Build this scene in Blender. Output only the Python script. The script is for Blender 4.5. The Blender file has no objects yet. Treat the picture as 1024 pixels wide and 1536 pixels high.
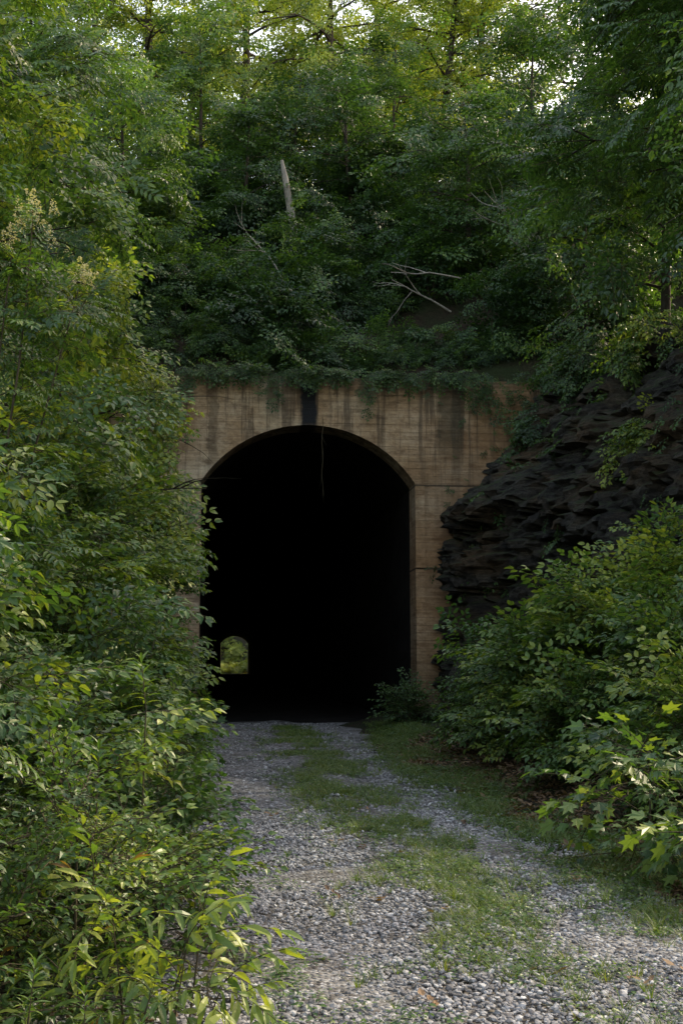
import bpy, math, numpy as np
from mathutils import Vector, noise
rng=np.random.default_rng(11)
scene=bpy.context.scene
R=lambda a,b:float(rng.uniform(a,b))

# ---------------------------------------------------------------- materials
def newmat(name):
    m=bpy.data.materials.new(name); m.use_nodes=True
    nt=m.node_tree; nt.nodes.clear()
    out=nt.nodes.new('ShaderNodeOutputMaterial')
    return m,nt,out
def nd(nt,t,**k):
    n=nt.nodes.new(t)
    for a,b in k.items(): setattr(n,a,b)
    return n
def ramp(nt,stops,fac=None,interp='LINEAR'):
    r=nd(nt,'ShaderNodeValToRGB'); e=r.color_ramp.elements
    r.color_ramp.interpolation=interp
    while len(e)<len(stops): e.new(0.5)
    for i,(p,c) in enumerate(stops):
        e[i].position=p; e[i].color=(c[0],c[1],c[2],1)
    if fac is not None: nt.links.new(fac,r.inputs[0])
    return r
def math_(nt,op,a,b=None,clamp=False):
    n=nd(nt,'ShaderNodeMath',operation=op,use_clamp=clamp)
    for i,v in enumerate((a,b)):
        if v is None: continue
        if isinstance(v,(int,float)): n.inputs[i].default_value=v
        else: nt.links.new(v,n.inputs[i])
    return n.outputs[0]
def mixc(nt,fac,a,b,mode='MIX'):
    n=nd(nt,'ShaderNodeMixRGB',blend_type=mode)
    for i,v in enumerate((fac,a,b)):
        if isinstance(v,(int,float)): n.inputs[i].default_value=v
        elif isinstance(v,tuple): n.inputs[i].default_value=(*v,1)
        else: nt.links.new(v,n.inputs[i])
    return n.outputs[0]
def coords(nt,scale=(1,1,1)):
    g=nd(nt,'ShaderNodeNewGeometry'); mp=nd(nt,'ShaderNodeMapping')
    mp.inputs['Scale'].default_value=scale
    nt.links.new(g.outputs['Position'],mp.inputs[0]); return mp.outputs[0]
def noise_(nt,vec,scale,detail=4,rough=.55):
    n=nd(nt,'ShaderNodeTexNoise'); n.inputs['Scale'].default_value=scale
    n.inputs['Detail'].default_value=detail; n.inputs['Roughness'].default_value=rough
    nt.links.new(vec,n.inputs['Vector']); return n.outputs[0]
def principled(nt,out,col,rough=.8,spec=.3,height=None,bstr=.5,bdist=.02):
    p=nd(nt,'ShaderNodeBsdfPrincipled')
    if isinstance(col,tuple): p.inputs['Base Color'].default_value=(*col,1)
    else: nt.links.new(col,p.inputs['Base Color'])
    p.inputs['Roughness'].default_value=rough
    p.inputs['Specular IOR Level'].default_value=spec
    if height is not None:
        b=nd(nt,'ShaderNodeBump'); b.inputs['Strength'].default_value=bstr; b.inputs['Distance'].default_value=bdist
        nt.links.new(height,b.inputs['Height']); nt.links.new(b.outputs[0],p.inputs['Normal'])
    nt.links.new(p.outputs[0],out.inputs[0]); return p

def leaf_mat(name,stops,trans=.34,rough=.42):
    m,nt,out=newmat(name)
    a=nd(nt,'ShaderNodeAttribute',attribute_type='INSTANCER',attribute_name='tint')
    g=nd(nt,'ShaderNodeNewGeometry')
    isl=math_(nt,'MULTIPLY',math_(nt,'SUBTRACT',g.outputs['Random Per Island'],.5),.46)
    f=math_(nt,'ADD',a.outputs['Fac'],isl,True)
    c=ramp(nt,stops,f).outputs[0]
    p=principled(nt,out,c,rough,.4)
    t=nd(nt,'ShaderNodeBsdfTranslucent')
    tc=mixc(nt,1.0,c,(1.9,1.95,.55),'MULTIPLY')
    nt.links.new(tc,t.inputs[0])
    mx=nd(nt,'ShaderNodeMixShader'); mx.inputs[0].default_value=trans
    nt.links.new(p.outputs[0],mx.inputs[1]); nt.links.new(t.outputs[0],mx.inputs[2])
    nt.links.new(mx.outputs[0],out.inputs[0])
    return m
GREEN=leaf_mat('leaf_green',[(0,(.020,.046,.019)),(.35,(.046,.097,.030)),(.65,(.092,.158,.038)),(1,(.25,.29,.052))])  # yellow end raised to stand in for sunlight in the high canopy
GRASSM=leaf_mat('grass_green',[(0,(.045,.08,.02)),(.5,(.09,.14,.035)),(1,(.17,.18,.06))],.3,.6)
BROWNL=leaf_mat('dead_leaf',[(0,(.05,.028,.015)),(.5,(.12,.07,.035)),(1,(.22,.14,.075))],.15,.7)
REDL=leaf_mat('red_tip_leaf',[(0,(.12,.08,.03)),(.5,(.17,.10,.04)),(1,(.20,.13,.05))],.3,.5)
CREAM=leaf_mat('cream_flower',[(0,(.35,.32,.22)),(1,(.55,.51,.38))],.3,.7)
def bark_mat(name,c1,c2):
    m,nt,out=newmat(name); v=coords(nt,(9,9,1.6))
    n=noise_(nt,v,3,5,.65)
    principled(nt,out,ramp(nt,[(.3,c1),(.7,c2)],n).outputs[0],.9,.2,n,.8,.02); return m
BARK=bark_mat('bark',(.022,.018,.014),(.065,.053,.04))
TWIG=bark_mat('twig_bark',(.04,.034,.02),(.085,.07,.04))
PALE=bark_mat('weathered_wood',(.13,.12,.105),(.34,.31,.27))

m,nt,out=newmat('stone_gravel'); STONE=m
a=nd(nt,'ShaderNodeAttribute',attribute_type='INSTANCER',attribute_name='tint')
g=coords(nt); n=noise_(nt,g,60,3)
c=ramp(nt,[(0,(.09,.088,.09)),(.5,(.275,.272,.275)),(.85,(.47,.47,.47)),(1,(.70,.69,.67))],a.outputs['Fac']).outputs[0]
c=mixc(nt,.35,c,n,'MULTIPLY')
principled(nt,out,c,.8,.3)

m,nt,out=newmat('gravel_surface'); ROADM=m
v=coords(nt)
vo=nd(nt,'ShaderNodeTexVoronoi'); vo.inputs['Scale'].default_value=34; nt.links.new(v,vo.inputs['Vector'])
n1=noise_(nt,v,1.2,5); n2=noise_(nt,v,45,3)
sep=nd(nt,'ShaderNodeSeparateXYZ'); nt.links.new(vo.outputs['Color'],sep.inputs[0])
cc=ramp(nt,[(0,(.055,.051,.05)),(.5,(.15,.148,.146)),(.85,(.27,.27,.27)),(1,(.42,.42,.41))],sep.outputs[0]).outputs[0]
dirt=ramp(nt,[(.35,(.05,.045,.038)),(.65,(.10,.093,.082))],n2).outputs[0]
f=ramp(nt,[(.36,(1,1,1)),(.52,(.15,.15,.15)),(.7,(0,0,0))],n1).outputs[0]
cc=mixc(nt,f,cc,dirt)
dd=ramp(nt,[(0,(1,1,1)),(.6,(.25,.25,.25))],vo.outputs['Distance']).outputs[0]
principled(nt,out,cc,.9,.2,dd,.9,.03)

m,nt,out=newmat('forest_soil'); SOIL=m
v=coords(nt); n1=noise_(nt,v,1.1,5); n2=noise_(nt,v,14,5,.7)
c=ramp(nt,[(.3,(.012,.010,.007)),(.5,(.032,.024,.016)),(.72,(.06,.044,.028))],n2).outputs[0]
c=mixc(nt,ramp(nt,[(.42,(0,0,0)),(.62,(.8,.8,.8))],n1).outputs[0],c,(.02,.034,.012))
principled(nt,out,c,.95,.15,n2,1,.06)

m,nt,out=newmat('shale_rock'); ROCKM=m
v=coords(nt,(1,1,3.2)); n1=noise_(nt,v,.9,9,.74); n2=noise_(nt,coords(nt,(1,1,1.6)),4.5,9,.8); n3=noise_(nt,coords(nt,(1,1,1.5)),.5,5,.6)
c=ramp(nt,[(.3,(.016,.015,.015)),(.45,(.042,.039,.036)),(.58,(.09,.081,.068)),(.72,(.17,.145,.105))],n1).outputs[0]
c=mixc(nt,ramp(nt,[(.48,(0,0,0)),(.62,(.85,.85,.85))],n3).outputs[0],c,(.12,.08,.046))
c=mixc(nt,.9,c,ramp(nt,[(.36,(.18,.18,.18)),(.64,(1.6,1.6,1.6))],n2).outputs[0],'MULTIPLY')
gg=nd(nt,'ShaderNodeNewGeometry'); sp=nd(nt,'ShaderNodeSeparateXYZ'); nt.links.new(gg.outputs['Normal'],sp.inputs[0])
moss=math_(nt,'MULTIPLY',ramp(nt,[(.25,(0,0,0)),(.65,(1,1,1))],sp.outputs[2]).outputs[0],ramp(nt,[(.44,(0,0,0)),(.56,(1,1,1))],n2).outputs[0])
c=mixc(nt,moss,c,(.035,.052,.016))
principled(nt,out,c,.85,.25,mixc(nt,.5,n1,n2),1,.35)

m,nt,out=newmat('stained_concrete'); CONC=m
g0=nd(nt,'ShaderNodeNewGeometry'); sp=nd(nt,'ShaderNodeSeparateXYZ'); nt.links.new(g0.outputs['Position'],sp.inputs[0])
X,Z=sp.outputs[0],sp.outputs[2]
v=coords(nt); nbig=noise_(nt,v,.6,6,.65); nfine=noise_(nt,v,9,7,.72); nmid=noise_(nt,coords(nt,(1,1,2.2)),1.7,6,.7)
nboard=noise_(nt,coords(nt,(.5,.5,9)),1.0,3,.6)
nstreak=noise_(nt,coords(nt,(3.0,3.0,.16)),1.2,6,.7)
c=ramp(nt,[(.28,(.24,.14,.07)),(.45,(.40,.275,.16)),(.58,(.50,.385,.255)),(.72,(.58,.49,.36))],nbig).outputs[0]
c=mixc(nt,.6,c,ramp(nt,[(.3,(.6,.56,.5)),(.7,(1.18,1.15,1.12))],nboard).outputs[0],'MULTIPLY')
c=mixc(nt,.7,c,ramp(nt,[(.3,(.5,.5,.5)),(.7,(1.25,1.25,1.25))],nfine).outputs[0],'MULTIPLY')
c=mixc(nt,math_(nt,'MULTIPLY',ramp(nt,[(.5,(0,0,0)),(.64,(1,1,1))],nmid).outputs[0],.7),c,(.13,.08,.045))
rust=math_(nt,'MULTIPLY',math_(nt,'MULTIPLY',math_(nt,'SUBTRACT',X,4.0),.6,True),ramp(nt,[(0,(1,1,1)),(.62,(.8,.8,.8)),(.88,(.4,.4,.4))],math_(nt,'MULTIPLY',Z,.1)).outputs[0])
c=mixc(nt,math_(nt,'MULTIPLY',rust,.72),c,(.19,.094,.04))
top=math_(nt,'MULTIPLY',math_(nt,'SUBTRACT',Z,4.6),.33,True)
st=math_(nt,'MULTIPLY',ramp(nt,[(.49,(0,0,0)),(.56,(1,1,1))],nstreak).outputs[0],top)
c=mixc(nt,math_(nt,'MULTIPLY',st,.7),c,(.065,.048,.033))
def band(center,width,z0,wob=.4):
    d=math_(nt,'ABSOLUTE',math_(nt,'SUBTRACT',math_(nt,'ADD',X,math_(nt,'MULTIPLY',math_(nt,'SUBTRACT',nmid,.5),wob)),center))
    b=math_(nt,'SUBTRACT',1.0,math_(nt,'MULTIPLY',d,1/width),True)
    b=math_(nt,'MULTIPLY',b,3.0,True)
    zz=math_(nt,'MULTIPLY',math_(nt,'SUBTRACT',Z,z0),1.6,True)
    return math_(nt,'MULTIPLY',b,zz)
c=mixc(nt,math_(nt,'MULTIPLY',band(2.08,.24,7.0,.2),1.0),c,(.014,.015,.017))
c=mixc(nt,math_(nt,'MULTIPLY',band(3.5,.22,7.9),.7),c,(.05,.055,.025))
c=mixc(nt,math_(nt,'MULTIPLY',band(5.75,.4,6.6),.65),c,(.045,.04,.025))
c=mixc(nt,math_(nt,'MULTIPLY',band(1.15,.2,7.6),.7),c,(.05,.05,.025))
c=mixc(nt,math_(nt,'MULTIPLY',band(-.35,.14,6.2),.5),c,(.06,.045,.028))
edge=math_(nt,'MULTIPLY',math_(nt,'SUBTRACT',math_(nt,'ADD',Z,math_(nt,'MULTIPLY',nfine,.9)),9.0),3.0,True)
c=mixc(nt,math_(nt,'MULTIPLY',edge,.7),c,(.045,.045,.022))
fr=math_(nt,'FRACT',math_(nt,'MULTIPLY',math_(nt,'ADD',Z,math_(nt,'MULTIPLY',nbig,.02)),1/.19))
line=math_(nt,'LESS_THAN',fr,.07)
def joint(z):
    return math_(nt,'LESS_THAN',math_(nt,'ABSOLUTE',math_(nt,'SUBTRACT',math_(nt,'ADD',Z,math_(nt,'MULTIPLY',nfine,.05)),z+.025)),.022)
jn=math_(nt,'ADD',joint(6.03),joint(3.9),True)
c=mixc(nt,math_(nt,'MULTIPLY',line,.25),c,(.05,.035,.025))
c=mixc(nt,math_(nt,'MULTIPLY',jn,.8),c,(.03,.024,.018))
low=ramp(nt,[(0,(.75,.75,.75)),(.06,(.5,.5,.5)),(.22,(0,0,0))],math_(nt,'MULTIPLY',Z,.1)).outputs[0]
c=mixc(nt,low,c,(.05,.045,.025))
h=math_(nt,'SUBTRACT',math_(nt,'ADD',nfine,math_(nt,'MULTIPLY',nboard,1.2)),math_(nt,'MULTIPLY',math_(nt,'ADD',line,jn),.6))
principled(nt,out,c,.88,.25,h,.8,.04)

m,nt,out=newmat('soot_and_floor_shade'); LINING=m  # soot on the lining; on the floor it also stands in for shade
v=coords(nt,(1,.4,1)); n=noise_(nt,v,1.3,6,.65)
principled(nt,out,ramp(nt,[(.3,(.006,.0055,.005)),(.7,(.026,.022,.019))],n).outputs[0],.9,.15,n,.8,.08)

# ---------------------------------------------------------------- mesh helpers
def mesh_obj(name,V,F,mats,mi=None,smooth=False,parent=None,link=True):
    me=bpy.data.meshes.new(name+'_mesh')
    me.from_pydata([tuple(map(float,p)) for p in V],[],F)
    for mm in mats: me.materials.append(mm)
    if mi is not None: me.polygons.foreach_set('material_index',np.array(mi,dtype=np.int32))
    if smooth: me.polygons.foreach_set('use_smooth',np.ones(len(me.polygons),dtype=bool))
    me.update()
    o=bpy.data.objects.new(name,me)
    if link: scene.collection.objects.link(o)
    if parent: o.parent=parent
    return o
class B:
    def __init__(s): s.V=[];s.F=[];s.M=[];s.n=0
    def add(s,P,F,m=0):
        s.V.extend([tuple(p) for p in P]); s.F.extend([tuple(i+s.n for i in f) for f in F]); s.M.extend([m]*len(F)); s.n+=len(P)
def norm(v):
    v=np.asarray(v,float); return v/(np.linalg.norm(v)+1e-9)
def frame(d,u):
    x=norm(d); z=np.asarray(u,float)-np.dot(u,x)*x
    if np.linalg.norm(z)<1e-4: z=np.array([.1,.9,.2])-np.dot([.1,.9,.2],x)*x
    z=norm(z); y=np.cross(z,x); return np.stack([x,y,z],0)
def tube(b,pts,rad,sides=5,m=0):
    pts=np.asarray(pts,float); n=len(pts)
    T=np.gradient(pts,axis=0); V=[];ref=np.array([.31,.22,.92])
    an=np.arange(sides)*2*math.pi/sides
    for i in range(n):
        t=norm(T[i]); a=np.cross(t,ref); 
        if np.linalg.norm(a)<.05: a=np.cross(t,[1,0,0])
        a=norm(a); c=np.cross(t,a)
        V.extend(pts[i]+rad[i]*(np.cos(an)[:,None]*a+np.sin(an)[:,None]*c))
    F=[(i*sides+k,i*sides+(k+1)%sides,(i+1)*sides+(k+1)%sides,(i+1)*sides+k) for i in range(n-1) for k in range(sides)]
    b.add(V,F,m)
def leaf(b,o,d,u,L,W,lod=1,fold=.35,droop=.25,shape='ovate',m=0):
    fr=frame(d,u)
    if shape=='lobed':
        ang=[-150,-125,-95,-65,-45,-20,0,20,45,65,95,125,150]
        rr=[.25,.45,.62,.42,.9,.55,1.05,.55,.9,.42,.62,.45,.25]
        P=[(0,0,0),(.12,0,.02)]
        for a,r in zip(ang,rr):
            a=math.radians(a); x=.35+r*.62*math.cos(a); y=r*.62*math.sin(a)
            P.append((x,y,fold*.3*abs(y)-droop*max(x,0)**2+R(-.02,.02)))
        F=[(1,i,i+1) for i in range(2,14)]+[(0,1,2),(1,0,14)]
        P=np.array(P)*L
    elif lod==0:
        P=np.array([(0,0,0),(.45*L,0,-droop*.2*L),(L,0,-droop*L),(.42*L,W/2,fold*W/2-droop*.2*L),(.42*L,-W/2,fold*W/2-droop*.2*L)])
        F=[(0,1,3),(1,2,3),(0,4,1),(1,4,2)]
    else:
        ts=[.22,.5,.78]; ws={'ovate':[.8,1,.55],'lance':[.7,1,.72]}[shape]
        P=[(0,0,0)]
        for t in ts: P.append((t*L,0,-droop*t*t*L))
        P.append((L,0,-droop*L))
        for sgn in (1,-1):
            for t,w in zip(ts,ws):
                P.append((t*L,sgn*w*W/2,fold*w*W/2-droop*t*t*L+R(-.03,.03)*W))
        P=np.array(P)
        F=[(0,1,5),(1,2,6,5),(2,3,7,6),(3,4,7),(0,8,1),(1,8,9,2),(2,9,10,3),(3,10,4)]
    b.add(np.asarray(o)+P@fr,F,m)
def rotz(d,a):
    c,s=math.cos(a),math.sin(a); return np.array([d[0]*c-d[1]*s,d[0]*s+d[1]*c,d[2]])

SPR={}
def reg(kind,objs,):
    col=bpy.data.collections.new('src_'+kind)
    for o in objs: col.objects.link(o)
    ng=bpy.data.node_groups.new('scatter_'+kind,'GeometryNodeTree')
    ng.interface.new_socket(name='Geometry',in_out='INPUT',socket_type='NodeSocketGeometry')
    ng.interface.new_socket(name='Geometry',in_out='OUTPUT',socket_type='NodeSocketGeometry')
    N=ng.nodes; L=ng.links
    i=N.new('NodeGroupInput'); o=N.new('NodeGroupOutput')
    ci=N.new('GeometryNodeCollectionInfo'); ci.inputs['Collection'].default_value=col
    ci.inputs['Separate Children'].default_value=True; ci.inputs['Reset Children'].default_value=True
    ip=N.new('GeometryNodeInstanceOnPoints'); ip.inputs['Pick Instance'].default_value=True
    def na(name,t):
        a=N.new('GeometryNodeInputNamedAttribute'); a.data_type=t; a.inputs['Name'].default_value=name; return a.outputs[0]
    er=N.new('FunctionNodeEulerToRotation')
    L.new(na('i_rot','FLOAT_VECTOR'),er.inputs[0])
    L.new(i.outputs[0],ip.inputs['Points']); L.new(ci.outputs[0],ip.inputs['Instance'])
    L.new(er.outputs[0],ip.inputs['Rotation']); L.new(na('i_scl','FLOAT'),ip.inputs['Scale'])
    L.new(na('i_idx','INT'),ip.inputs['Instance Index'])
    L.new(ip.outputs[0],o.inputs[0])
    SPR[kind]=(ng,len(objs))

SRC={}
def mk_spray(kind,k):
    b=B()
    if kind in('broad','far','small'):
        if kind=='broad': L,lL,lW,sp,lod,ns=.5,.085,.045,.045,1,5
        elif kind=='small': L,lL,lW,sp,lod,ns=.4,.05,.028,.034,0,5
        else: L,lL,lW,sp,lod,ns=.62,.115,.062,.068,0,5
        def tw(o,d,Ln,r):
            n=max(2,int(Ln/sp)); pts=[]
            for i in range(n+1):
                t=i/n; pts.append(o+d*Ln*t+np.array([0,0,-.12*Ln*t*t])+rng.normal(0,.004,3))
            if kind!='far': tube(b,pts,np.linspace(r,r*.4,n+1),3,1)
            for i in range(1,n+1):
                s=1 if i%2 else -1
                dd=rotz(d,s*R(.6,1.15)); dd=dd+np.array([0,0,R(-.45,.12)])
                u=np.array([0,0,1])+rng.normal(0,.3,3)
                z=R(.65,1.15)
                leaf(b,pts[i],dd,u,lL*z,lW*z,lod,R(.1,.5),R(.05,.4))
            leaf(b,pts[-1],d+np.array([0,0,-.2]),np.array([0,0,1])+rng.normal(0,.2,3),lL,lW,lod)
            return pts
        mp=tw(np.zeros(3),np.array([1.,0,0]),L,.004)
        for j in range(ns):
            t=.15+.7*j/ns; o=mp[int(t*(len(mp)-1))]
            s=1 if (j+k)%2 else -1
            d=norm(rotz(np.array([1.,0,R(-.1,.25)]),s*R(.6,1.0)))
            tw(o,d,L*R(.32,.55)*(1-.35*t),.0025)
    elif kind=='pinnate':
        for j in range(5):
            o=np.array([.07*j,0,R(-.01,.01)]); s=1 if j%2 else -1
            d=norm(rotz(np.array([1.,0,R(-.05,.4)]),s*R(.35,.95) if j<4 else 0)); Ln=R(.2,.3)
            pts=[o+d*Ln*t+np.array([0,0,-.22*Ln*t*t]) for t in np.linspace(0,1,7)]
            tube(b,pts,np.linspace(.002,.001,7),3,1)
            for i in range(2,7):
                for q in (1,-1):
                    dd=rotz(d,q*R(.8,1.2))+np.array([0,0,R(-.4,-.05)])
                    leaf(b,pts[i],dd,np.array([0,0,1])+rng.normal(0,.2,3),R(.06,.085),.026,1,.3,.3,'lance')
            leaf(b,pts[-1],d+np.array([0,0,-.3]),np.array([0,0,1.]),.08,.03,1,.3,.3,'lance')
        tube(b,[(0,0,0),(.15,0,.01),(.3,0,0)],[.004,.003,.002],3,1)
    elif kind=='lance':
        Ln=.42; n=11
        pts=[np.array([Ln*t,0,.05*math.sin(t*2)-.10*t*t]) for t in np.linspace(0,1,n)]
        tube(b,pts,np.linspace(.004,.0015,n),4,1)
        for i in range(2,n):
            s=1 if i%2 else -1
            dd=rotz(np.array([1.,0,R(-.7,-.05)]),s*R(.5,1.2))
            leaf(b,pts[i],dd,np.array([0,0,1])+rng.normal(0,.3,3),R(.095,.15),R(.034,.046),1,R(.15,.45),R(.2,.6),'lance',2 if (i==n-1 and k==0) else 0)
        leaf(b,pts[-1],np.array([1,0,-.5]),np.array([0,0,1.]),.13,.04,1,.3,.4,'lance',2 if k==0 else 0)
    elif kind=='whorl':
        tube(b,[(0,0,0),(.15,0,0),(.34,0,0)],[.005,.004,.002],4,1)
        for i in range(22):
            a=i*2.4; x=.02+.32*i/22
            el=.25+.9*i/22
            d=np.array([math.sin(el),math.cos(a)*math.cos(el),math.sin(a)*math.cos(el)])
            leaf(b,(x,0,0),d,np.array([1.,0,0])+rng.normal(0,.1,3),R(.11,.16)*(1-.3*i/22),.022,1,.3,.35,'lance')
    elif kind=='lobed':
        Ln=.4; n=7
        pts=[np.array([Ln*t,0,-.05*t*t]) for t in np.linspace(0,1,n)]
        tube(b,pts,np.linspace(.005,.002,n),4,1)
        for i in range(1,n):
            s=1 if i%2 else -1
            d=norm(rotz(np.array([1.,0,R(0,.5)]),s*R(.5,1.3))); pl=R(.05,.1); e=pts[i]+d*pl
            tube(b,[pts[i],e],[.0015,.0012],3,1)
            leaf(b,e,d+np.array([0,0,-.5]),np.array([0,0,1])+rng.normal(0,.3,3),R(.10,.17),0,1,.4,.25,'lobed')
        leaf(b,pts[-1],(1,0,-.3),(0,0,1),.12,0,1,.4,.25,'lobed')
    SRC.setdefault(kind,[]).append(b)
    return mesh_obj(kind+'_spray_%d'%k,b.V,b.F,[GREEN,TWIG,REDL],b.M,link=False)
for kd in('broad','far','small','pinnate','lance','whorl','lobed'):
    reg(kd,[mk_spray(kd,k) for k in range(5)])
NCL=6
def mk_cluster(kind,k):
    b=B()
    for j in range(NCL):
        s=SRC[kind][(j+k)%5]; a=(j/(NCL-1)-.5)*2.3+R(-.3,.3)
        d=np.array([math.cos(a),math.sin(a),R(-.35,.25)]); u=np.array([0,0,1])+rng.normal(0,.28,3)
        o=np.array([R(-.15,.22),R(-.18,.18),R(-.2,.2)])
        V=np.array(s.V)*R(.8,1.15)@frame(d,u)+o
        n0=b.n; b.V.extend(map(tuple,V)); b.F.extend([tuple(i+n0 for i in f) for f in s.F]); b.M.extend(s.M); b.n+=len(V)
    return mesh_obj(kind+'_cluster_%d'%k,b.V,b.F,[GREEN,TWIG,REDL],b.M,link=False)
for kd in('broad','far','pinnate'):
    reg(kd+'C',[mk_cluster(kd,k) for k in range(6)])
def tuft(k):
    b=B()
    for i in range(18):
        a=R(0,6.28); r=R(0,.035); o=np.array([r*math.cos(a),r*math.sin(a),0]); h=R(.05,.14); l=R(.2,.9)
        d=np.array([math.cos(a)*l,math.sin(a)*l,1]); d=norm(d); w=R(.002,.0035); sd=np.array([-math.sin(a),math.cos(a),0])
        P=[]
        for t in(0,.4,.75,1):
            c=o+d*h*t+np.array([math.cos(a),math.sin(a),-.7])*h*.35*t*t; ww=w*(1-t*.9)
            P+= [c-sd*ww,c+sd*ww]
        b.add(P,[(0,1,3,2),(2,3,5,4),(4,5,7,6)],0)
    return mesh_obj('tuft_%d'%k,b.V,b.F,[GRASSM],b.M,link=False)
def herb(k):
    b=B()
    for i in range(16):
        a=R(0,6.28); r=R(0.01,.09); h=R(.01,.06)
        leaf(b,(r*math.cos(a),r*math.sin(a),h),(math.cos(a),math.sin(a),R(-.2,.4)),np.array([0,0,1])+rng.normal(0,.2,3),R(.02,.045),R(.014,.026),1,.2,.3)
    return mesh_obj('herb_%d'%k,b.V,b.F,[GREEN],b.M,link=False)
reg('tuft',[tuft(k) for k in range(4)]); reg('herb',[herb(k) for k in range(4)])
import bmesh
def stone(k):
    bm=bmesh.new(); bmesh.ops.create_icosphere(bm,subdivisions=1,radius=.5)
    sx,sy,sz=R(.8,1.2),R(.6,.95),R(.4,.7)
    for v in bm.verts:
        v.co*=R(.72,1.12); v.co.x*=sx; v.co.y*=sy; v.co.z*=sz
    me=bpy.data.meshes.new('stone_%d'%k); bm.to_mesh(me); bm.free(); me.materials.append(STONE)
    return bpy.data.objects.new('stone_%d'%k,me)
reg('stone',[stone(k) for k in range(7)])
def dead(k):
    b=B()
    for i in range(5):
        a=R(0,6.28); leaf(b,(R(-.08,.08),R(-.08,.08),R(.0,.02)),(math.cos(a),math.sin(a),R(-.1,.2)),np.array([0,0,1])+rng.normal(0,.35,3),R(.05,.09),R(.03,.05),1,R(-.3,.6),R(-.4,.4))
    return mesh_obj('dead_%d'%k,b.V,b.F,[BROWNL],b.M,link=False)
reg('dead',[dead(k) for k in range(4)])
def bloom(k):
    b=B()
    for i in range(70):
        t=R(0,1); r=.06*(1-t)+.01; a=R(0,6.28)
        leaf(b,(t*.22,r*math.cos(a),r*math.sin(a)),rng.normal(0,1,3),rng.normal(0,1,3),.022,.018,0)
    return mesh_obj('bloom_%d'%k,b.V,b.F,[CREAM],b.M,link=False)
reg('bloom',[bloom(k) for k in range(3)])

def euler(D,U):
    X=D/np.linalg.norm(D,axis=1,keepdims=True)
    Zv=U-np.sum(U*X,1,keepdims=True)*X; Zv/=np.linalg.norm(Zv,axis=1,keepdims=True)+1e-9
    Y=np.cross(Zv,X)
    return np.stack([np.arctan2(Y[:,2],Zv[:,2]),np.arcsin(np.clip(-X[:,2],-1,1)),np.arctan2(X[:,1],X[:,0])],1)
CNT={}
def scatter(name,kind,P,D,U,S,T,parent=None):
    n=len(P); CNT[name]=CNT.get(name,0)+n
    me=bpy.data.meshes.new(name+'_pts'); me.vertices.add(n)
    me.vertices.foreach_set('co',np.asarray(P,np.float32).ravel())
    at=me.attributes.new('i_rot','FLOAT_VECTOR','POINT'); at.data.foreach_set('vector',euler(D,U).astype(np.float32).ravel())
    at=me.attributes.new('i_scl','FLOAT','POINT'); at.data.foreach_set('value',np.asarray(S,np.float32))
    at=me.attributes.new('tint','FLOAT','POINT'); at.data.foreach_set('value',np.asarray(T,np.float32))
    at=me.attributes.new('i_idx','INT','POINT'); at.data.foreach_set('value',rng.integers(0,SPR[kind][1],n).astype(np.int32))
    me.update(); o=bpy.data.objects.new(name,me); scene.collection.objects.link(o)
    md=o.modifiers.new('scatter','NODES'); md.node_group=SPR[kind][0]
    if parent: o.parent=parent
    return o

# ---------------------------------------------------------------- terrain
def sstep(a,b,x): t=np.clip((x-a)/(b-a),0,1); return t*t*(3-2*t)
def xc(y): return 6.3+np.clip(30-y,0,30)*.24
def hz(x,y):
    x=np.asarray(x,float); y=np.asarray(y,float)
    n=.16*np.sin(x*1.3+y*.7)+.10*np.sin(x*2.9-y*1.9+1)+.35*np.sin(x*.31+2)*np.sin(y*.27)
    l=np.clip(-1.3-x,0,None); zl=np.minimum(.72*l,9+.15*l)+n*np.clip(l,0,1)
    r=np.clip(x-2.9,0,None); xx=xc(y)
    zr=.2*np.minimum(r,4)+n*.5*np.clip(r-.4,0,1)+7.6*sstep(xx+1.6,xx+3.4,x)+.3*np.clip(x-xx-3.4,0,30)
    cut=np.where(x<1,zl,zr)
    sl=sstep(0,1,np.clip((-2.6-x)/3.5,0,1)); sr=sstep(0,1,np.clip((x-9.0)/1.5,0,1))
    w=sstep(22,30.4,y)
    cut=np.maximum(cut,w*np.maximum(sl,sr)*8.6)
    hill=np.interp(y,[30.4,42,60,80,200,245.8],[8.6,18.0,25.5,27,27,9])+.1*np.abs(x-2)+n*np.clip(y-31,0,1.5)
    inside=(y>30.4)&(y<245.8)
    cut=cut+np.where(y>250,np.clip(y-262,0,40)*.75,0)
    return np.where(inside,hill,cut)
xs=np.unique(np.round(np.concatenate([[-400,-250,-150,-90,-60,-40,-30,-24,-20,-17],np.arange(-15,18,.5),[-.75,4.9,19,22,26,32,42,60,90,150,250,400]]),3))
ys=np.unique(np.round(np.concatenate([[-400,-200,-100,-50,-30,-20,-12],np.arange(-8,30,.5),[30.3,30.5,31,31.5,32,33,34],np.arange(35,62,1.),[65,70,76,84,95,110,130,160,190,200,215,230,240,245.7,245.9,247,249,252,256,262,270,285,310,350,420]]),3))
GX,GY=np.meshgrid(xs,ys); GZ=hz(GX,GY)
V=np.stack([GX.ravel(),GY.ravel(),GZ.ravel()],1); nx=len(xs)
F=[]
for j in range(len(ys)-1):
    step=(abs(ys[j]-30.3)<.01) or (abs(ys[j]-245.7)<.01)
    for i in range(nx-1):
        if step and xs[i]>=-.8 and xs[i+1]<=5.01: continue
        a=j*nx+i; F.append((a,a+1,a+nx+1,a+nx))
ground=mesh_obj('ground',V,F,[SOIL],smooth=True)

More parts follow.
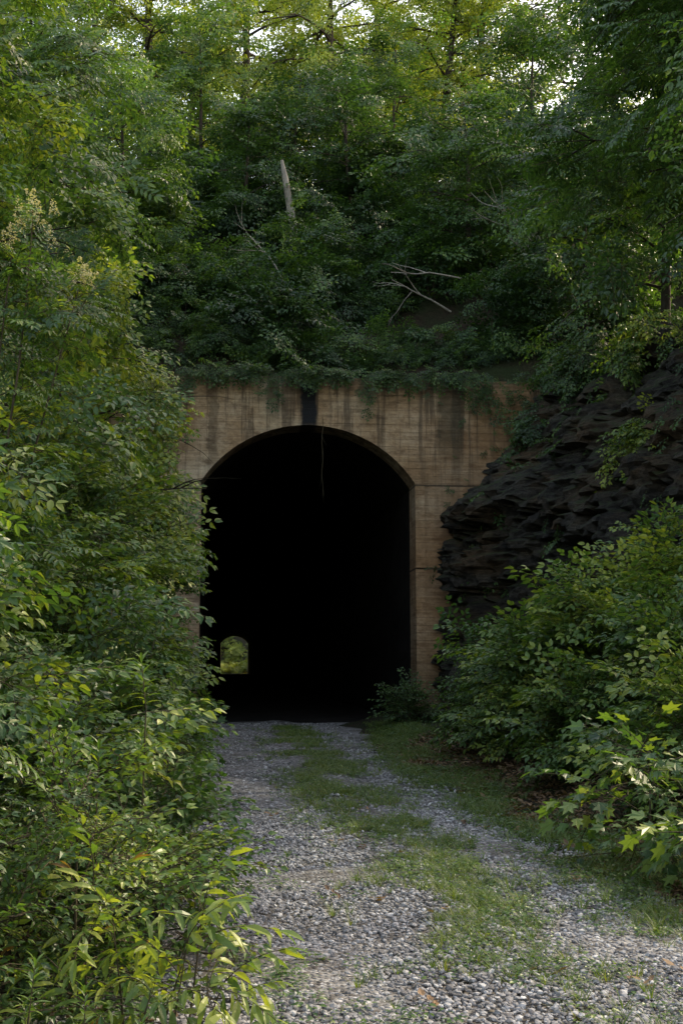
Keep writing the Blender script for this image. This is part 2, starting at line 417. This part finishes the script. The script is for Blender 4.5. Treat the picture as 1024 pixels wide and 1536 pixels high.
def road_edges(y):
    wob=.12*math.sin(y*1.1)+.08*math.sin(y*2.7+1)
    l=-.85+wob*.6; r=2.62+wob
    t=float(sstep(20,29,y)); 
    return l*(1-t)+(-.6)*t, r*(1-t)+4.75*t
V=[];F=[]; ysr=list(np.arange(-6,33,.25)); nc=36
for y in ysr:
    l,r=road_edges(y)
    for i in range(nc+1):
        t=i/nc; x=l+(r-l)*t
        z=.03+.035*noise.noise(Vector((x*1.2,y*.9,0)))+.03*math.exp(-((x-1.35)/.35)**2)-.02
        z-=max(0,y-30.0)*(.022+.03*noise.noise(Vector((x*1.1,y*.8,4))))
        if i in(0,nc): z=-.03 if y<29 else .005
        V.append((x,y,z+.012))
for j in range(len(ysr)-1):
    for i in range(nc): a=j*(nc+1)+i; F.append((a,a+1,a+nc+2,a+nc+1))
road=mesh_obj('gravel_road',V,F,[ROADM],smooth=True)

def stones(n,y0,y1,s0,s1,powr):
    y=y0+(y1-y0)*rng.random(n)**powr; x=rng.uniform(-.8,2.75,n)
    med=np.exp(-((x-1.38+.15*np.sin(y*.8))/.36)**2)
    pn=np.array([noise.noise(Vector((a*1.3,b*.8,3.3))) for a,b in zip(x,y)])
    keep=rng.random(n)>np.clip(med*np.clip((y-5.)*.2,.0,.85)+ (x>2.45)*.6 + (pn<-.2)*np.clip((y-5)*.1,0,.3),0,.95)
    x,y=x[keep],y[keep]; n=len(x)
    P=np.stack([x,y,.028+.035*np.exp(-((x-1.35)/.35)**2)+.006*rng.random(n)],1); D=rng.normal(0,1,(n,3)); D[:,2]*=.25; U=np.tile([0,0,1.],(n,1))+rng.normal(0,.25,(n,3))
    return P,D,U,rng.uniform(s0,s1,n)*rng.choice([.5,.8,1,1.35],n),np.clip(rng.beta(1.7,2.2,n),0,1)
A=[stones(62000,3.6,12,.015,.038,1.55),stones(18000,9,30.5,.028,.05,1.2)]
gs=scatter('gravel_stones','stone',*[np.concatenate([a[i] for a in A]) for i in range(5)])

# ---------------------------------------------------------------- tunnel
CX=2.09; HW=2.71; SPZ=6.08; RISE=1.47
RAD=(HW*HW+RISE*RISE)/(2*RISE)
def prof(e=0.0,n=28):
    hw=HW+e; rad=RAD+e; zc=SPZ+RISE-RAD; a=math.asin(min(1,hw/rad)); P=[(CX-hw,-.1)]
    for i in range(n+1):
        t=-a+2*a*i/n; P.append((CX+rad*math.sin(t),zc+rad*math.cos(t)))
    P.append((CX+hw,-.1)); return P
portal=bpy.data.objects.new('tunnel_portal',None); scene.collection.objects.link(portal)
def wallmesh(name,y0,y1,xl,xr,ztop,par):
    P=prof(); n=len(P); b=B()
    for (yy,flip) in((y0,0),(y1,1)):
        V=[];F=[]
        V+=[(xl,yy,-.3),(P[0][0],yy,-.3),(P[0][0],yy,SPZ),(xl,yy,SPZ)]
        F.append((0,1,2,3)); V+=[(P[-1][0],yy,-.3),(xr,yy,-.3),(xr,yy,SPZ),(P[-1][0],yy,SPZ)]; F.append((4,5,6,7))
        V+=[(xl,yy,ztop),(P[0][0],yy,ztop)]; F.append((3,2,9,8))
        V+=[(P[-1][0],yy,ztop),(xr,yy,ztop)]; F.append((7,6,11,10))
        k=len(V); arc=P[1:-1]
        for p in arc: V+=[(p[0],yy,p[1]),(p[0],yy,ztop)]
        for i in range(len(arc)-1): F.append((k+2*i,k+2*i+2,k+2*i+3,k+2*i+1))
        if flip: F=[f[::-1] for f in F]
        b.add(V,F)
    V=[];F=[]
    for p in P: V+=[(p[0],y0,p[1]),(p[0],y1,p[1])]
    for i in range(n-1): F.append((2*i,2*i+1,2*i+3,2*i+2))
    b.add(V,F)
    b.add([(xl,y0,ztop),(xr,y0,ztop),(xr,y1,ztop),(xl,y1,ztop)],[(0,1,2,3)])
    b.add([(xl,y0,-.3),(xl,y1,-.3),(xl,y1,ztop),(xl,y0,ztop)],[(0,1,2,3)])
    b.add([(xr,y0,-.3),(xr,y1,-.3),(xr,y1,ztop),(xr,y0,ztop)],[(3,2,1,0)])
    return mesh_obj(name,b.V,b.F,[CONC],parent=par)
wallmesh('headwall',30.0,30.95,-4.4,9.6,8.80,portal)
def box(b,x0,x1,y0,y1,z0,z1):
    V=[(x0,y0,z0),(x1,y0,z0),(x1,y1,z0),(x0,y1,z0),(x0,y0,z1),(x1,y0,z1),(x1,y1,z1),(x0,y1,z1)]
    b.add(V,[(0,1,5,4),(1,2,6,5),(2,3,7,6),(3,0,4,7),(4,5,6,7),(3,2,1,0)])
for nm,x0,x1 in(('jamb_right',CX+HW+.004,CX+HW+.24),('jamb_left',CX-HW-.24,CX-HW-.004)):
    b=B(); box(b,x0,x1,29.95,30.02,-.2,3.88); box(b,x0,x1,29.95,30.02,3.91,SPZ-.02); mesh_obj(nm,b.V,b.F,[CONC],parent=portal)
wallmesh('far_headwall',245.3,246.3,-4.4,8.9,8.9,portal)
P=prof(.03); V=[];F=[]; yl=[30.94]+list(np.arange(33,245,4.))+[245.31]; n=len(P)
for y in yl:
    for p in P: V.append((p[0],y,p[1]))
for j in range(len(yl)-1):
    for i in range(n-1): a=j*n+i; F.append((a,a+1,a+n+1,a+n))
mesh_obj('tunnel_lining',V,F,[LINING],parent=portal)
b=B(); box(b,-1.2,5.4,30.35,246.5,-.5,.004); mesh_obj('tunnel_floor',b.V,b.F,[LINING],parent=portal)  # dark floor colour: part grime, part painted shade beyond the mouth

RC=[]
V=[];F=[]; yr=np.arange(29.97,5,-.11); zr_=np.arange(-.2,8.9,.075)
for y in yr:
    for z in zr_:
        # tilted bedding with blocky joints and thin flaky ledges
        zz=z+.6*noise.noise(Vector((y*.16,z*.25,1)))+.16*y+.10*noise.noise(Vector((y*1.2,z*.8,6)))
        q=zz*1.15+1.2*noise.noise(Vector((zz*.5,.3,2.2)))
        k=math.floor(q); kb=math.floor(y*.6+.9*noise.noise(Vector((k*3.1,y*.3,z*.5)))+k*.37)
        ly=noise.cell(Vector((k*1.7+.5,kb*2.3+.5,.5)))
        k3=math.floor(q*3.3+.2*noise.noise(Vector((y*2,z,3)))); kb3=math.floor(y*1.6+k3*.73+.3*noise.noise(Vector((y,z*2,8))))
        l3=noise.cell(Vector((k3*1.3+.5,kb3*1.9+.5,3.5)))
        k4=math.floor(q*7.5+.5*noise.noise(Vector((y*1.5,z*2,5)))); kb4=math.floor(y*3.1+k4*.51)
        l4=noise.cell(Vector((k4*1.1+.5,kb4*1.7+.5,6.5)))
        big=noise.noise(Vector((y*.30,z*.25,7)))
        off=.60*ly*(.3+1.4*abs(noise.noise(Vector((y*.3,z*.3,12)))))+.26*l3+.11*l4+.65*big+.16*noise.noise(Vector((y*1.4,z*1.6,2)))+.07*noise.noise(Vector((y*8,z*9,4)))
        sl=.10*z+.50*max(0,z-5.2)
        x=float(xc(y))-.80+sl+off
        V.append((x,y+.05*noise.noise(Vector((y*3,z*3,9))),z+.03*noise.noise(Vector((y*3,z*3,19)))))
        if z>.8 and noise.noise(Vector((y*.45,z*.4,33)))+.05*(z-5)>.2 and rng.random()<.04: RC.append((x-.05,y,z))
nz=len(zr_)
for j in range(len(yr)-1):
    for i in range(nz-1): a=j*nz+i; F.append((a,a+1,a+nz+1,a+nz))
rock=mesh_obj('rock_cliff',V,F,[ROCKM])
n=len(RC)
scatter('cliff_creeper','broad',np.array(RC),np.stack([rng.uniform(-.8,-.1,n),rng.uniform(-.6,.4,n),rng.uniform(-1,.1,n)],1),np.stack([np.full(n,-.6),rng.uniform(-.4,.2,n),np.full(n,.8)],1),rng.uniform(.5,1.05,n),rng.uniform(.1,.5,n))
for (x,y,z,s) in((6.0,26.5,.9,.8),(6.8,24.5,1.3,1.0),(6.2,22.3,.8,.65),(6.1,28.5,1.1,.7)):
    bm=bmesh.new(); bmesh.ops.create_icosphere(bm,subdivisions=4,radius=1)
    for v in bm.verts:
        q=v.co.copy(); d=1+.35*noise.noise(q*1.3+Vector((x,y,z)))+.15*noise.cell(q*2.2+Vector((x,y,z)))+.05*noise.noise(q*6)
        v.co=Vector((q.x*1.1,q.y,q.z*.75))*d*s
    me=bpy.data.meshes.new('boulder'); bm.to_mesh(me); bm.free(); me.materials.append(ROCKM)
    o=bpy.data.objects.new('boulder',me); o.location=(x,y,z); o.rotation_euler=(R(0,.4),R(0,.4),R(0,6)); scene.collection.objects.link(o)

# ---------------------------------------------------------------- plants
def interp(pts,t):
    n=len(pts)-1; f=min(max(t,0),.9999)*n; i=int(f); return pts[i]+(pts[i+1]-pts[i])*(f-i)
class Acc:
    def __init__(s): s.b=B(); s.P=[];s.D=[];s.U=[];s.S=[];s.T=[]
def grow(ac,base,height,spread,nl=12,f0=.25,up=.5,lean=(0,0),dens=12,scl=1.0,tr=.05,sub=2,tint=(.2,.6),start=.15,jit=.12,droop=.35,bias=None,stiff=.7):
    base=np.array(base,float); ntk=8
    wob=rng.normal(0,.03*height,(2,)); ph=R(0,6)
    tk=[base+np.array([lean[0]*height*t+wob[0]*math.sin(3*t+ph),lean[1]*height*t+wob[1]*math.sin(2.5*t),height*t]) for t in np.linspace(0,1,ntk)]
    tk[0]=base-np.array([0,0,.15])
    sides=8 if tr>.07 else 5
    tube(ac.b,tk,np.linspace(tr,tr*.25,ntk),sides,0)
    ptint=R(-.08,.08)
    def leaves(pts,Ln,s0):
        n=max(1,int(Ln*dens*(1-s0)+R(0,1)))
        ct=R(-.16,.16)
        for q in range(n):
            t=s0+(1-s0)*(q+R(0,1))/n; p=interp(pts,t); tg=norm(interp(pts,min(1,t+.1))-interp(pts,max(0,t-.1)))
            rd=rng.normal(0,1,3); rd[2]*=.4
            d=tg*stiff+rd*.55+np.array([0,0,-.12])
            ac.P.append(p+rng.normal(0,jit*scl,3)); ac.D.append(d)
            u=np.array([0,-.12,1.])+rng.normal(0,.28,3); ac.U.append(u)
            ac.S.append(scl*R(.7,1.25)); ac.T.append(min(1,max(0,R(*tint)+ptint+ct)))
    a0=R(0,6.28)
    for i in range(nl):
        f=f0+(1-f0)*(i+R(0,1))/nl; o=interp(tk,f); az=a0+i*2.4+R(-.4,.4)
        g=(f-f0)/(1-f0+1e-6)
        Ln=spread*(.55+.45*math.sin(math.pi*min(1,g*.9+.15)))*R(.7,1.2)
        el=up*(.6+.8*g)+R(-.15,.25)
        h=np.array([math.cos(az),math.sin(az),0])
        if bias is not None: h=norm(h+np.array([bias[0],bias[1],0]))
        pts=[o]; d=h*math.cos(el)+np.array([0,0,math.sin(el)]); ns=6
        for s in range(ns):
            d=norm(d+np.array([0,0,-droop*.3])+rng.normal(0,.09,3)); pts.append(pts[-1]+d*Ln/ns)
        r=tr*.38*(1-.5*g); tube(ac.b,pts,np.linspace(r,max(.002,r*.2),ns+1),4,0); leaves(pts,Ln,start+.1)
        for q in range(sub):
            t=R(.2,.85); o2=interp(pts,t); dd=rotz(norm(interp(pts,t+.1)-o2),(1 if q%2 else -1)*R(.45,1.1)); dd[2]+=R(-.1,.4); L2=Ln*R(.3,.6)
            p2=[o2]; dd=norm(dd)
            for s in range(4): dd=norm(dd+np.array([0,0,-droop*.35])+rng.normal(0,.08,3)); p2.append(p2[-1]+dd*L2/4)
            tube(ac.b,p2,np.linspace(r*.5,max(.0015,r*.12),5),3,0); leaves(p2,L2,start*.5)
    leaves(tk[-3:],height*.25,.1)
def finish(ac,name,kind,bark=BARK,clear=None,zc=2.4):
    o=mesh_obj(name,ac.b.V,ac.b.F,[bark],smooth=True)
    P,D,U,S,T=[np.array(q) for q in (ac.P,ac.D,ac.U,ac.S,ac.T)]
    if clear is not None:   # trimmed back from the roadway
        Dn=D/np.linalg.norm(D,axis=1,keepdims=True); tip=P[:,0]+np.maximum(Dn[:,0],.3)*(.9 if kind.endswith('C') else .5)*S
        k=tip<np.where(P[:,2]<zc,clear,clear+.35); P,D,U,S,T=P[k],D[k],U[k],S[k],T[k]
    scatter(name+'_leaves',kind,P,D,U,S,T,parent=o)
    return o
def plant(name,kind,x,y,height,spread,z=None,bark=BARK,clear=None,zc=2.4,**k):
    ac=Acc(); zz=float(hz(x,y)) if z is None else z
    grow(ac,(x,y,zz),height,spread,**k); return finish(ac,name,kind,bark,clear,zc)

# left verge
sh=dict(nl=10,f0=.12,up=.75,dens=17,tr=.014,jit=.07,bark=TWIG)
for (x,y,h,s,kd,sc,ti) in [
 (-.95,4.6,.75,.45,'small',.8,(.3,.65)),(-.6,5.2,.8,.45,'small',.85,(.35,.65)),(-.28,6.1,.5,.36,'small',.9,(.35,.65)),
 (-1.5,6.2,1.5,.7,'broad',.75,(.3,.6)),(-.85,6.9,1.15,.6,'broad',.75,(.3,.65)),(-.4,7.6,.75,.42,'broad',.75,(.35,.65)),
 (-1.9,8.3,2.1,.9,'pinnate',.9,(.3,.65)),(-1.0,9,1.5,.75,'broad',.8,(.35,.65)),(-.45,9.8,.95,.5,'small',1.1,(.3,.6)),
 (-2.2,10.6,2.8,1.2,'broad',.9,(.4,.75)),(-1.35,11.5,2.2,.95,'broad',.9,(.35,.65)),(-.65,12.3,1.1,.55,'broad',.9,(.3,.55)),
 (-1.75,14,3.3,1.35,'broad',1,(.4,.7)),(-1.0,15,1.9,.8,'broad',.95,(.35,.6)),(-.5,16.5,.6,.4,'lobed',.8,(.25,.5)),
 (-2.1,18,3.9,1.5,'broad',1,(.3,.65)),(-1.2,19.5,2.0,.8,'small',1.4,(.25,.5)),(-2.0,23,4.2,1.3,'broad',1.1,(.2,.5)),(-1.3,25.5,1.4,.7,'small',1.5,(.15,.4)),
 (-2.9,27,4.6,1.5,'broad',1.1,(.15,.45))]:
    k=dict(sh); 
    if s>.9: k.update(nl=12,dens=12,tr=.028,sub=3)
    plant('shrub',kd,x,y,h,s,scl=sc,tint=ti,clear=(.0 if y>9 else .35),zc=(5.5 if y>13 else 2.4),**k)
plant('sapling','pinnate',-1.25,4.3,2.0,.55,nl=9,f0=.3,up=.5,dens=16,tr=.012,scl=.7,tint=(.3,.6),bark=TWIG,jit=.05)
plant('sapling','broad',-1.85,6.9,2.5,.8,nl=12,f0=.3,up=.4,dens=14,tr=.018,scl=.8,tint=(.35,.65),bark=TWIG,jit=.07)
ac=Acc()
for (bx,by,h,lx) in((-.22,4.45,.50,.25),(-.14,4.6,.56,.15),(-.34,4.65,.54,-.1),(-.08,4.6,.32,.35),(-.44,4.5,.42,-.2),(-.28,4.35,.34,.1),(-.14,4.4,.30,.25),(-.5,4.8,.6,.0),(-.24,4.8,.5,.3)):
    grow(ac,(bx,by,0),h,.15,nl=5,f0=.35,up=.7,lean=(lx,.0),dens=8,scl=.64,tr=.006,sub=0,tint=(.75,1),jit=.02,stiff=1.3)
finish(ac,'yellow_green_sapling','lance',TWIG)
ac=Acc()
for (x,y,h) in((-.42,6.4,1.22),(-.62,6.0,.8),(-.44,4.02,.26),(-.62,4.05,.34),(-.27,4.1,.14),(-.8,4.1,.5)):
    tube(ac.b,[(x,y,0),(x+.01,y,h*.5),(x+.02,y,h)],[.006,.005,.004],5)
    for t,sc in ((1,1.),(.72,.8),(.5,.7)):
        ac.P.append((x+.02*t,y,h*t)); ac.D.append((R(-.15,.15),R(-.15,.15),1)); ac.U.append((0,-1,0)); ac.S.append(sc*(.8 if y>5 else .5)); ac.T.append(R(.5,.8))
finish(ac,'tall_weed','whorl',TWIG)
# left trees
tr=dict(f0=.12,up=.35,dens=1.6,sub=3,jit=.22)
for (x,y,h,s,kd,sc,ti,nl,w) in [
 (-3.0,12.5,7.5,1.9,'broadC',1.1,(.4,.75),24,.07),(-4.6,16,9.5,2.6,'pinnateC',1.4,(.3,.65),28,.10),(-2.9,19,7.5,2.1,'broadC',1.2,(.5,.9),26,.09),
 (-2.8,24,6.2,1.9,'broadC',1.25,(.3,.65),22,.09),(-6.5,21,11,3.2,'farC',1.3,(.35,.7),30,.13),(-5.5,28,10,3.2,'farC',1.3,(.2,.55),28,.13)]:
    plant('broadleaf_tree',kd,x,y,h,s,scl=sc,tint=ti,nl=nl,clear=.05,zc=6.4,**dict(tr,tr=w))
# flowering shrub: tall thin stems carrying cream panicles
ac=Acc(); FP=[];FD=[]
for (bx,by,tx,tz) in((-2.35,9.9,-1.78,4.95),(-2.1,9.9,-1.24,4.66),(-2.3,9.7,-1.62,5.1)):
    z0=float(hz(bx,by)); h=tz-z0
    grow(ac,(bx,by,z0),h-.08,.35,nl=7,f0=.55,up=.5,lean=((tx-bx)/h,0),dens=7,scl=.8,tr=.02,sub=1,tint=(.35,.65),jit=.05)
    for i in range(8): FP.append(np.array([tx,by-.1,tz])+rng.normal(0,.08,3)*np.array([1.3,1,.7])); FD.append(rng.normal(0,.6,3)+np.array([0,-.2,.8]))
fo=finish(ac,'flowering_shrub','pinnate',TWIG)
scatter('flower_clusters','bloom',np.array(FP),np.array(FD),np.tile([0,-1.,0.1],(len(FP),1)),[.65]*len(FP),[.4]*len(FP),parent=fo)
# right verge shrubs
for (x,y,h,s,kd,sc,ti) in [
 (4.6,14.2,1.6,1.05,'broad',1.05,(.45,.8)),(5.7,15,1.9,1.2,'broad',1.1,(.5,.85)),(4.1,15.8,1.35,.8,'broad',1.05,(.4,.7)),(4.3,18.2,1.4,.85,'broad',1,(.3,.6)),
 (5.4,18.5,1.4,1.0,'broad',1.1,(.3,.6)),(4.9,12.2,1.4,.9,'broad',1.0,(.45,.75)),(3.95,13,.9,.7,'broad',.9,(.4,.65)),(3.95,10.2,.9,.65,'broad',.9,(.4,.7)),
 (4.9,21.5,.9,.7,'small',1.5,(.2,.45)),(4.1,26.5,.4,.4,'small',1.5,(.25,.5))]:
    k=dict(sh); k.update(nl=14,dens=13,tr=.022,sub=3)
    plant('shrub',kd,x,y,h,s,scl=sc,tint=ti,**k)
plant('maple_sapling','lobed',2.95,8.3,.75,.5,nl=9,f0=.15,up=.5,dens=10,tr=.012,scl=.85,tint=(.4,.66),bark=TWIG,jit=.04)
plant('maple_sapling','lobed',3.15,7.2,.45,.4,nl=8,f0=.1,up=.5,dens=10,tr=.01,scl=.8,tint=(.4,.65),bark=TWIG,jit=.04)
for (x,y,z,h,s,kd,sc,ti,nl,w,bi,f0) in [
 (8.1,12.5,2.5,9,2.6,'broadC',1.1,(.15,.45),22,.10,(-.7,0),.48),
 (9.8,19,6.0,10,3.2,'pinnateC',1.5,(.2,.5),26,.14,(-.5,-.1),.28),
 (9.8,25.5,7.9,9,3.0,'farC',1.2,(.2,.5),24,.13,(-.4,-.2),.2),
 (12,23,9.5,13,4.0,'farC',1.5,(.3,.65),30,.16,(-.3,0),.2),
 (9.8,31.5,8.8,7,2.6,'farC',1.2,(.1,.4),20,.12,(-.2,-.3),.2)]:
    plant('broadleaf_tree',kd,x,y,h,s,z=z,scl=sc,tint=ti,nl=nl,bias=bi,**dict(tr,tr=w,f0=f0))
for (x,y,z,h,s,ti) in [(8.4,22.4,5.6,.7,1.0,(.65,1)),(8.8,21.2,4.3,.4,.9,(.4,.75)),(6.9,27.6,5.4,.4,.7,(.15,.4)),(7.9,28.8,7.2,.5,.9,(.1,.35)),(8.6,27,8.4,.8,1.2,(.2,.45)),(9.2,24.5,8.2,.8,1.3,(.4,.75)),(8.9,29,8.6,.6,1.2,(.15,.4)),(6.6,28.4,3.6,.4,.6,(.15,.4))]:
    plant('shrub','broad',x,y,h,s,z=z,scl=1.1,tint=ti,nl=10,f0=.1,up=.3,dens=7.5,tr=.025,sub=2,bias=(-.7,-.4),droop=.8,jit=.12)

ac=Acc()
for n in range(150):
    x=R(-9,16); y=31.2+R(0,1)**1.2*17
    if noise.noise(Vector((x*.35,y*.35,2.)))<-.2: continue
    grow(ac,(x,y,float(hz(x,y))),R(.7,2.2),R(.8,1.5),nl=7,f0=.05,up=.6,dens=1.15,scl=R(.9,1.25),tr=.02,sub=2,tint=(.02,.42),jit=.25,droop=.5)
for n in range(24):
    x=R(-4.5,4); y=R(32.5,36.5)
    grow(ac,(x,y,float(hz(x,y))),R(.7,1.5),R(.8,1.3),nl=7,f0=.05,up=.5,dens=1.3,scl=R(.8,1.1),tr=.02,sub=2,tint=(.0,.4),jit=.25,droop=.6)
for n in range(54):
    x=-4.2+n*.255+R(-.4,.4); y=R(30.9,32.3)
    grow(ac,(x,y,float(hz(x,y))),R(.2,.95),R(.4,.9),nl=5,f0=.05,up=.35,dens=1.5,scl=R(.5,.85),tr=.015,sub=1,tint=(.1,.5),jit=.15,droop=.8,bias=(0,-.5))
finish(ac,'hillside_thicket','farC')
P=[];D=[];U=[];S=[];T=[]
for i in range(560):
    x=R(-4,9.4); cl=.5+.5*noise.noise(Vector((x*1.3,0,7)))*2; l=abs(rng.normal(0,.22))*(2.4 if abs(x-1.15)<.25 or abs(x-3.5)<.2 or x>6.0 or x<-.9 else max(.3,cl*1.2))
    P.append((x,29.9-R(0,.25),9.0-l)); D.append((R(-.6,.6),R(-.8,-.1),R(-1.2,.2))); U.append((R(-.3,.3),-.7,.7)); S.append(R(.35,.95)); T.append(R(.1,.5))
for i in range(60):
    x=5.4+R(0,3.4); z=R(3.5,8.4); P.append((x,29.93,z)); D.append((R(-.6,.6),R(-.5,-.1),R(-1.2,.3))); U.append((R(-.3,.3),-.8,.6)); S.append(R(.3,.6)); T.append(R(.05,.35))
scatter('creeper','broad',np.array(P),np.array(D),np.array(U),S,T)
tr['dens']=1.25; tr['f0']=.2
for (x,y,h,s,nl,ti) in [(-3.2,34,6.5,2.3,20,(.2,.55)),(.6,38.5,4.6,2.2,16,(.0,.35)),(4.2,40,5,2.4,16,(.0,.35)),(7.2,35,6,2.4,18,(.1,.4)),(10.5,38,8,2.8,20,(.15,.5)),(-6.5,38,9,3.0,22,(.3,.7)),(13.5,34,9,3.0,20,(.15,.5)),(-1.2,44,7,2.8,20,(.25,.65)),(6.5,45,6,2.8,18,(.15,.55)),(2.6,43,5,2.5,16,(.05,.4))]:
    plant('broadleaf_tree','farC',x,y,h,s,nl=nl,scl=1.25,tint=ti,**dict(tr,tr=.1))
for (x,y,h,s) in [(4.3,50,12,3.6),(10.6,54,13,3.7),(12.2,56,14,3.8),(-4,52,13,4.0),(-10,50,14,4.6),(17,52,13,4.4),(0.5,57,14,4.0),(7.5,60,14,4.0),(-7,60,14,4.6),(14,66,15,4.6),(3.5,66,15,4.6),(-2,66,14,4.4),(9,68,14,4.6)]:
    plant('broadleaf_tree','farC',x,y,h,s,nl=24,tr=.28,f0=.32,up=.3,dens=.56,sub=3,scl=1.62,tint=(.75,1),jit=.3)
ac=Acc()
for i in range(16):
    x=-26+i*4.2+R(-1.5,1.5); y=R(72,86)
    grow(ac,(x,y,float(hz(x,y))),R(13,17),R(4.5,5.5),nl=20,f0=.08,up=.3,dens=.40,scl=2.8,tr=.25,sub=2,tint=(.85,1),jit=.5)
finish(ac,'distant_trees','farC')
ac=Acc()
for i in range(80):
    x=R(-6,10); y=R(249,282)
    grow(ac,(x,y,float(hz(x,y))),R(.5,1.6) if y<262 else R(1.5,4.5),R(1,1.8),nl=8,f0=.02,up=.4,dens=.9,scl=1.2,tr=.06,sub=2,tint=(.8,1),jit=.4)  # high leaf tint paints extra light into the far exit
finish(ac,'distant_thicket','farC')

b=B(); z0=float(hz(1.9,37))
tube(b,[(2.15,36.6,z0-.3),(2.0,36.4,z0+1.6),(1.75,36.2,z0+3.0),(1.62,36.1,z0+3.6)],[.14,.13,.10,.05],9)
mesh_obj('dead_snag',b.V,b.F,[PALE],smooth=True)
plant('shrub','farC',2.1,35.3,2.2,1.0,nl=10,f0=.1,up=.5,dens=1.6,scl=.9,tr=.03,tint=(.05,.4))
plant('shrub','farC',3.0,34.3,2.2,1.1,nl=10,f0=.1,up=.6,dens=1.6,scl=.9,tr=.03,tint=(.05,.4))
b=B()
def bare(o,d,L,r,depth):
    o=np.array(o,float); d=norm(d); pts=[o]
    for i in range(6): d=norm(d+rng.normal(0,.12,3)); pts.append(pts[-1]+d*L/6)
    tube(b,pts,np.linspace(r,r*.3,7),5)
    if depth:
        for q in range(3):
            p=interp(pts,R(.3,.9)); bare(p,d+rng.normal(0,.5,3),L*R(.35,.6),r*.5,depth-1)
bare((9.8,32,11.5),(-.5,-.2,.95),3.2,.05,2); bare((9.6,31.5,12.0),(-.9,-.2,.5),2.6,.04,2)
bare((6.2,32.2,11.3),(-1,-.3,.25),2.0,.035,2); bare((6.5,32.0,12.2),(-1,-.3,.05),2.2,.035,1); bare((1.6,33.0,12.2),(-.5,-.2,.9),2,.03,2)
mesh_obj('dead_branches',b.V,b.F,[PALE],smooth=True)
b=B()
pts=[(2.42+.02*math.sin(i*1.3),29.9,7.75-i*.17) for i in range(13)]
tube(b,pts,np.linspace(.010,.005,13),4)
for i in range(3,13,2): bare(pts[i],(R(-.5,.5),0,-1),.35,.004,0)
mesh_obj('hanging_vine',b.V,b.F,[TWIG])

def gscat(name,kind,n,fn,s0,s1,t0,t1):
    P=[];
    while len(P)<n:
        p=fn()
        if p is not None: P.append(p)
    P=np.array(P); m_=len(P); a=rng.uniform(0,6.28,m_)
    D=np.stack([np.cos(a),np.sin(a),rng.normal(0,.08,m_)],1)
    scatter(name,kind,P,D,np.tile([0,0,1.],(m_,1))+rng.normal(0,.12,(m_,3)),rng.uniform(s0,s1,m_),rng.uniform(t0,t1,m_))
def med():
    y=4.3+R(0,1)**1.1*24; x=1.4+rng.normal(0,.3)+.1*math.sin(y*.8)
    if noise.noise(Vector((x*1.6,y*.9,5.)))<R(-.3,.15): return None
    if y<6.5 and R(0,1)<.5: return None
    return (x,y,.045)
def verge():
    y=4+R(0,1)**1.2*24; x=2.75+rng.normal(0,.28)+max(0,y-18)*.12
    if x<2.2 or noise.noise(Vector((x*1.2,y*.7,8.)))<R(-.4,.05): return None
    return (x,y,float(hz(x,y))+.01)
def spot():
    y=4+R(0,1)**1.4*20; x=R(-.3,2.6)
    if noise.noise(Vector((x*2.0,y*1.3,15.)))<R(.1,.35): return None
    return (x,y,.035)
gscat('median_grass','tuft',2300,med,.55,1.15,.2,.9); gscat('median_weeds','herb',1700,med,.5,1.0,.35,.75)
gscat('verge_grass','tuft',3000,verge,.6,1.4,.2,.8); gscat('verge_weeds','herb',1400,verge,.7,1.4,.3,.65)
gscat('road_weeds','herb',600,spot,.4,.9,.35,.7)
def litter():
    y=R(5,22); x=2.7+abs(rng.normal(0,1.0)); return (x,y,float(hz(x,y))+.015)
gscat('leaf_litter','dead',3000,litter,.6,1.1,.1,.9)
def litterl():
    y=R(3,24); x=-.5-abs(rng.normal(0,.9)); return (x,y,float(hz(x,y))+.015)
gscat('leaf_litter','dead',900,litterl,.6,1.1,.1,.7)
def lr():
    return (R(-.3,2.7),R(4.5,14),.055)
gscat('leaf_litter','dead',26,lr,.6,.9,.1,.9)
def gl():
    y=R(4,27); x=-.35-abs(rng.normal(0,.45)); return (x,y,float(hz(x,y))+.015)
gscat('verge_weeds','herb',1500,gl,.8,1.8,.25,.6)

# ---------------------------------------------------------------- light, sky, camera
EL,AZ=math.radians(38),math.radians(60)
w=bpy.data.worlds.new('World'); scene.world=w; w.use_nodes=True
nt=w.node_tree; bg=nt.nodes['Background']; sky=nt.nodes.new('ShaderNodeTexSky'); sky.sky_type='NISHITA'; sky.sun_disc=False
sky.sun_elevation=EL; sky.sun_rotation=AZ; sky.air_density=1.0; sky.dust_density=1.5; sky.ozone_density=.6
wb=nt.nodes.new('ShaderNodeMixRGB'); wb.blend_type='MULTIPLY'; wb.inputs[0].default_value=1; wb.inputs[2].default_value=(1.28,1.0,.75,1)
nt.links.new(sky.outputs[0],wb.inputs[1]); nt.links.new(wb.outputs[0],bg.inputs[0]); bg.inputs[1].default_value=.72
sd=bpy.data.lights.new('sun','SUN'); sd.energy=5; sd.angle=math.radians(.6); sd.color=(1,.88,.62)
so=bpy.data.objects.new('sun',sd); scene.collection.objects.link(so)
S=Vector((math.sin(AZ)*math.cos(EL),math.cos(AZ)*math.cos(EL),math.sin(EL))); so.rotation_euler=S.to_track_quat('Z','Y').to_euler()
cd=bpy.data.cameras.new('camera'); cam=bpy.data.objects.new('camera',cd); scene.collection.objects.link(cam)
cd.sensor_fit='VERTICAL'; cd.sensor_height=36; cd.lens=36*1800/1536; cd.clip_end=2000; cd.clip_start=.05
cam.location=(0,0,1.44); cam.rotation_euler=(math.radians(97.34),0,math.radians(-5.55)); scene.camera=cam
scene.view_settings.view_transform='Standard'; scene.view_settings.look='None'; scene.view_settings.exposure=0
print(CNT)
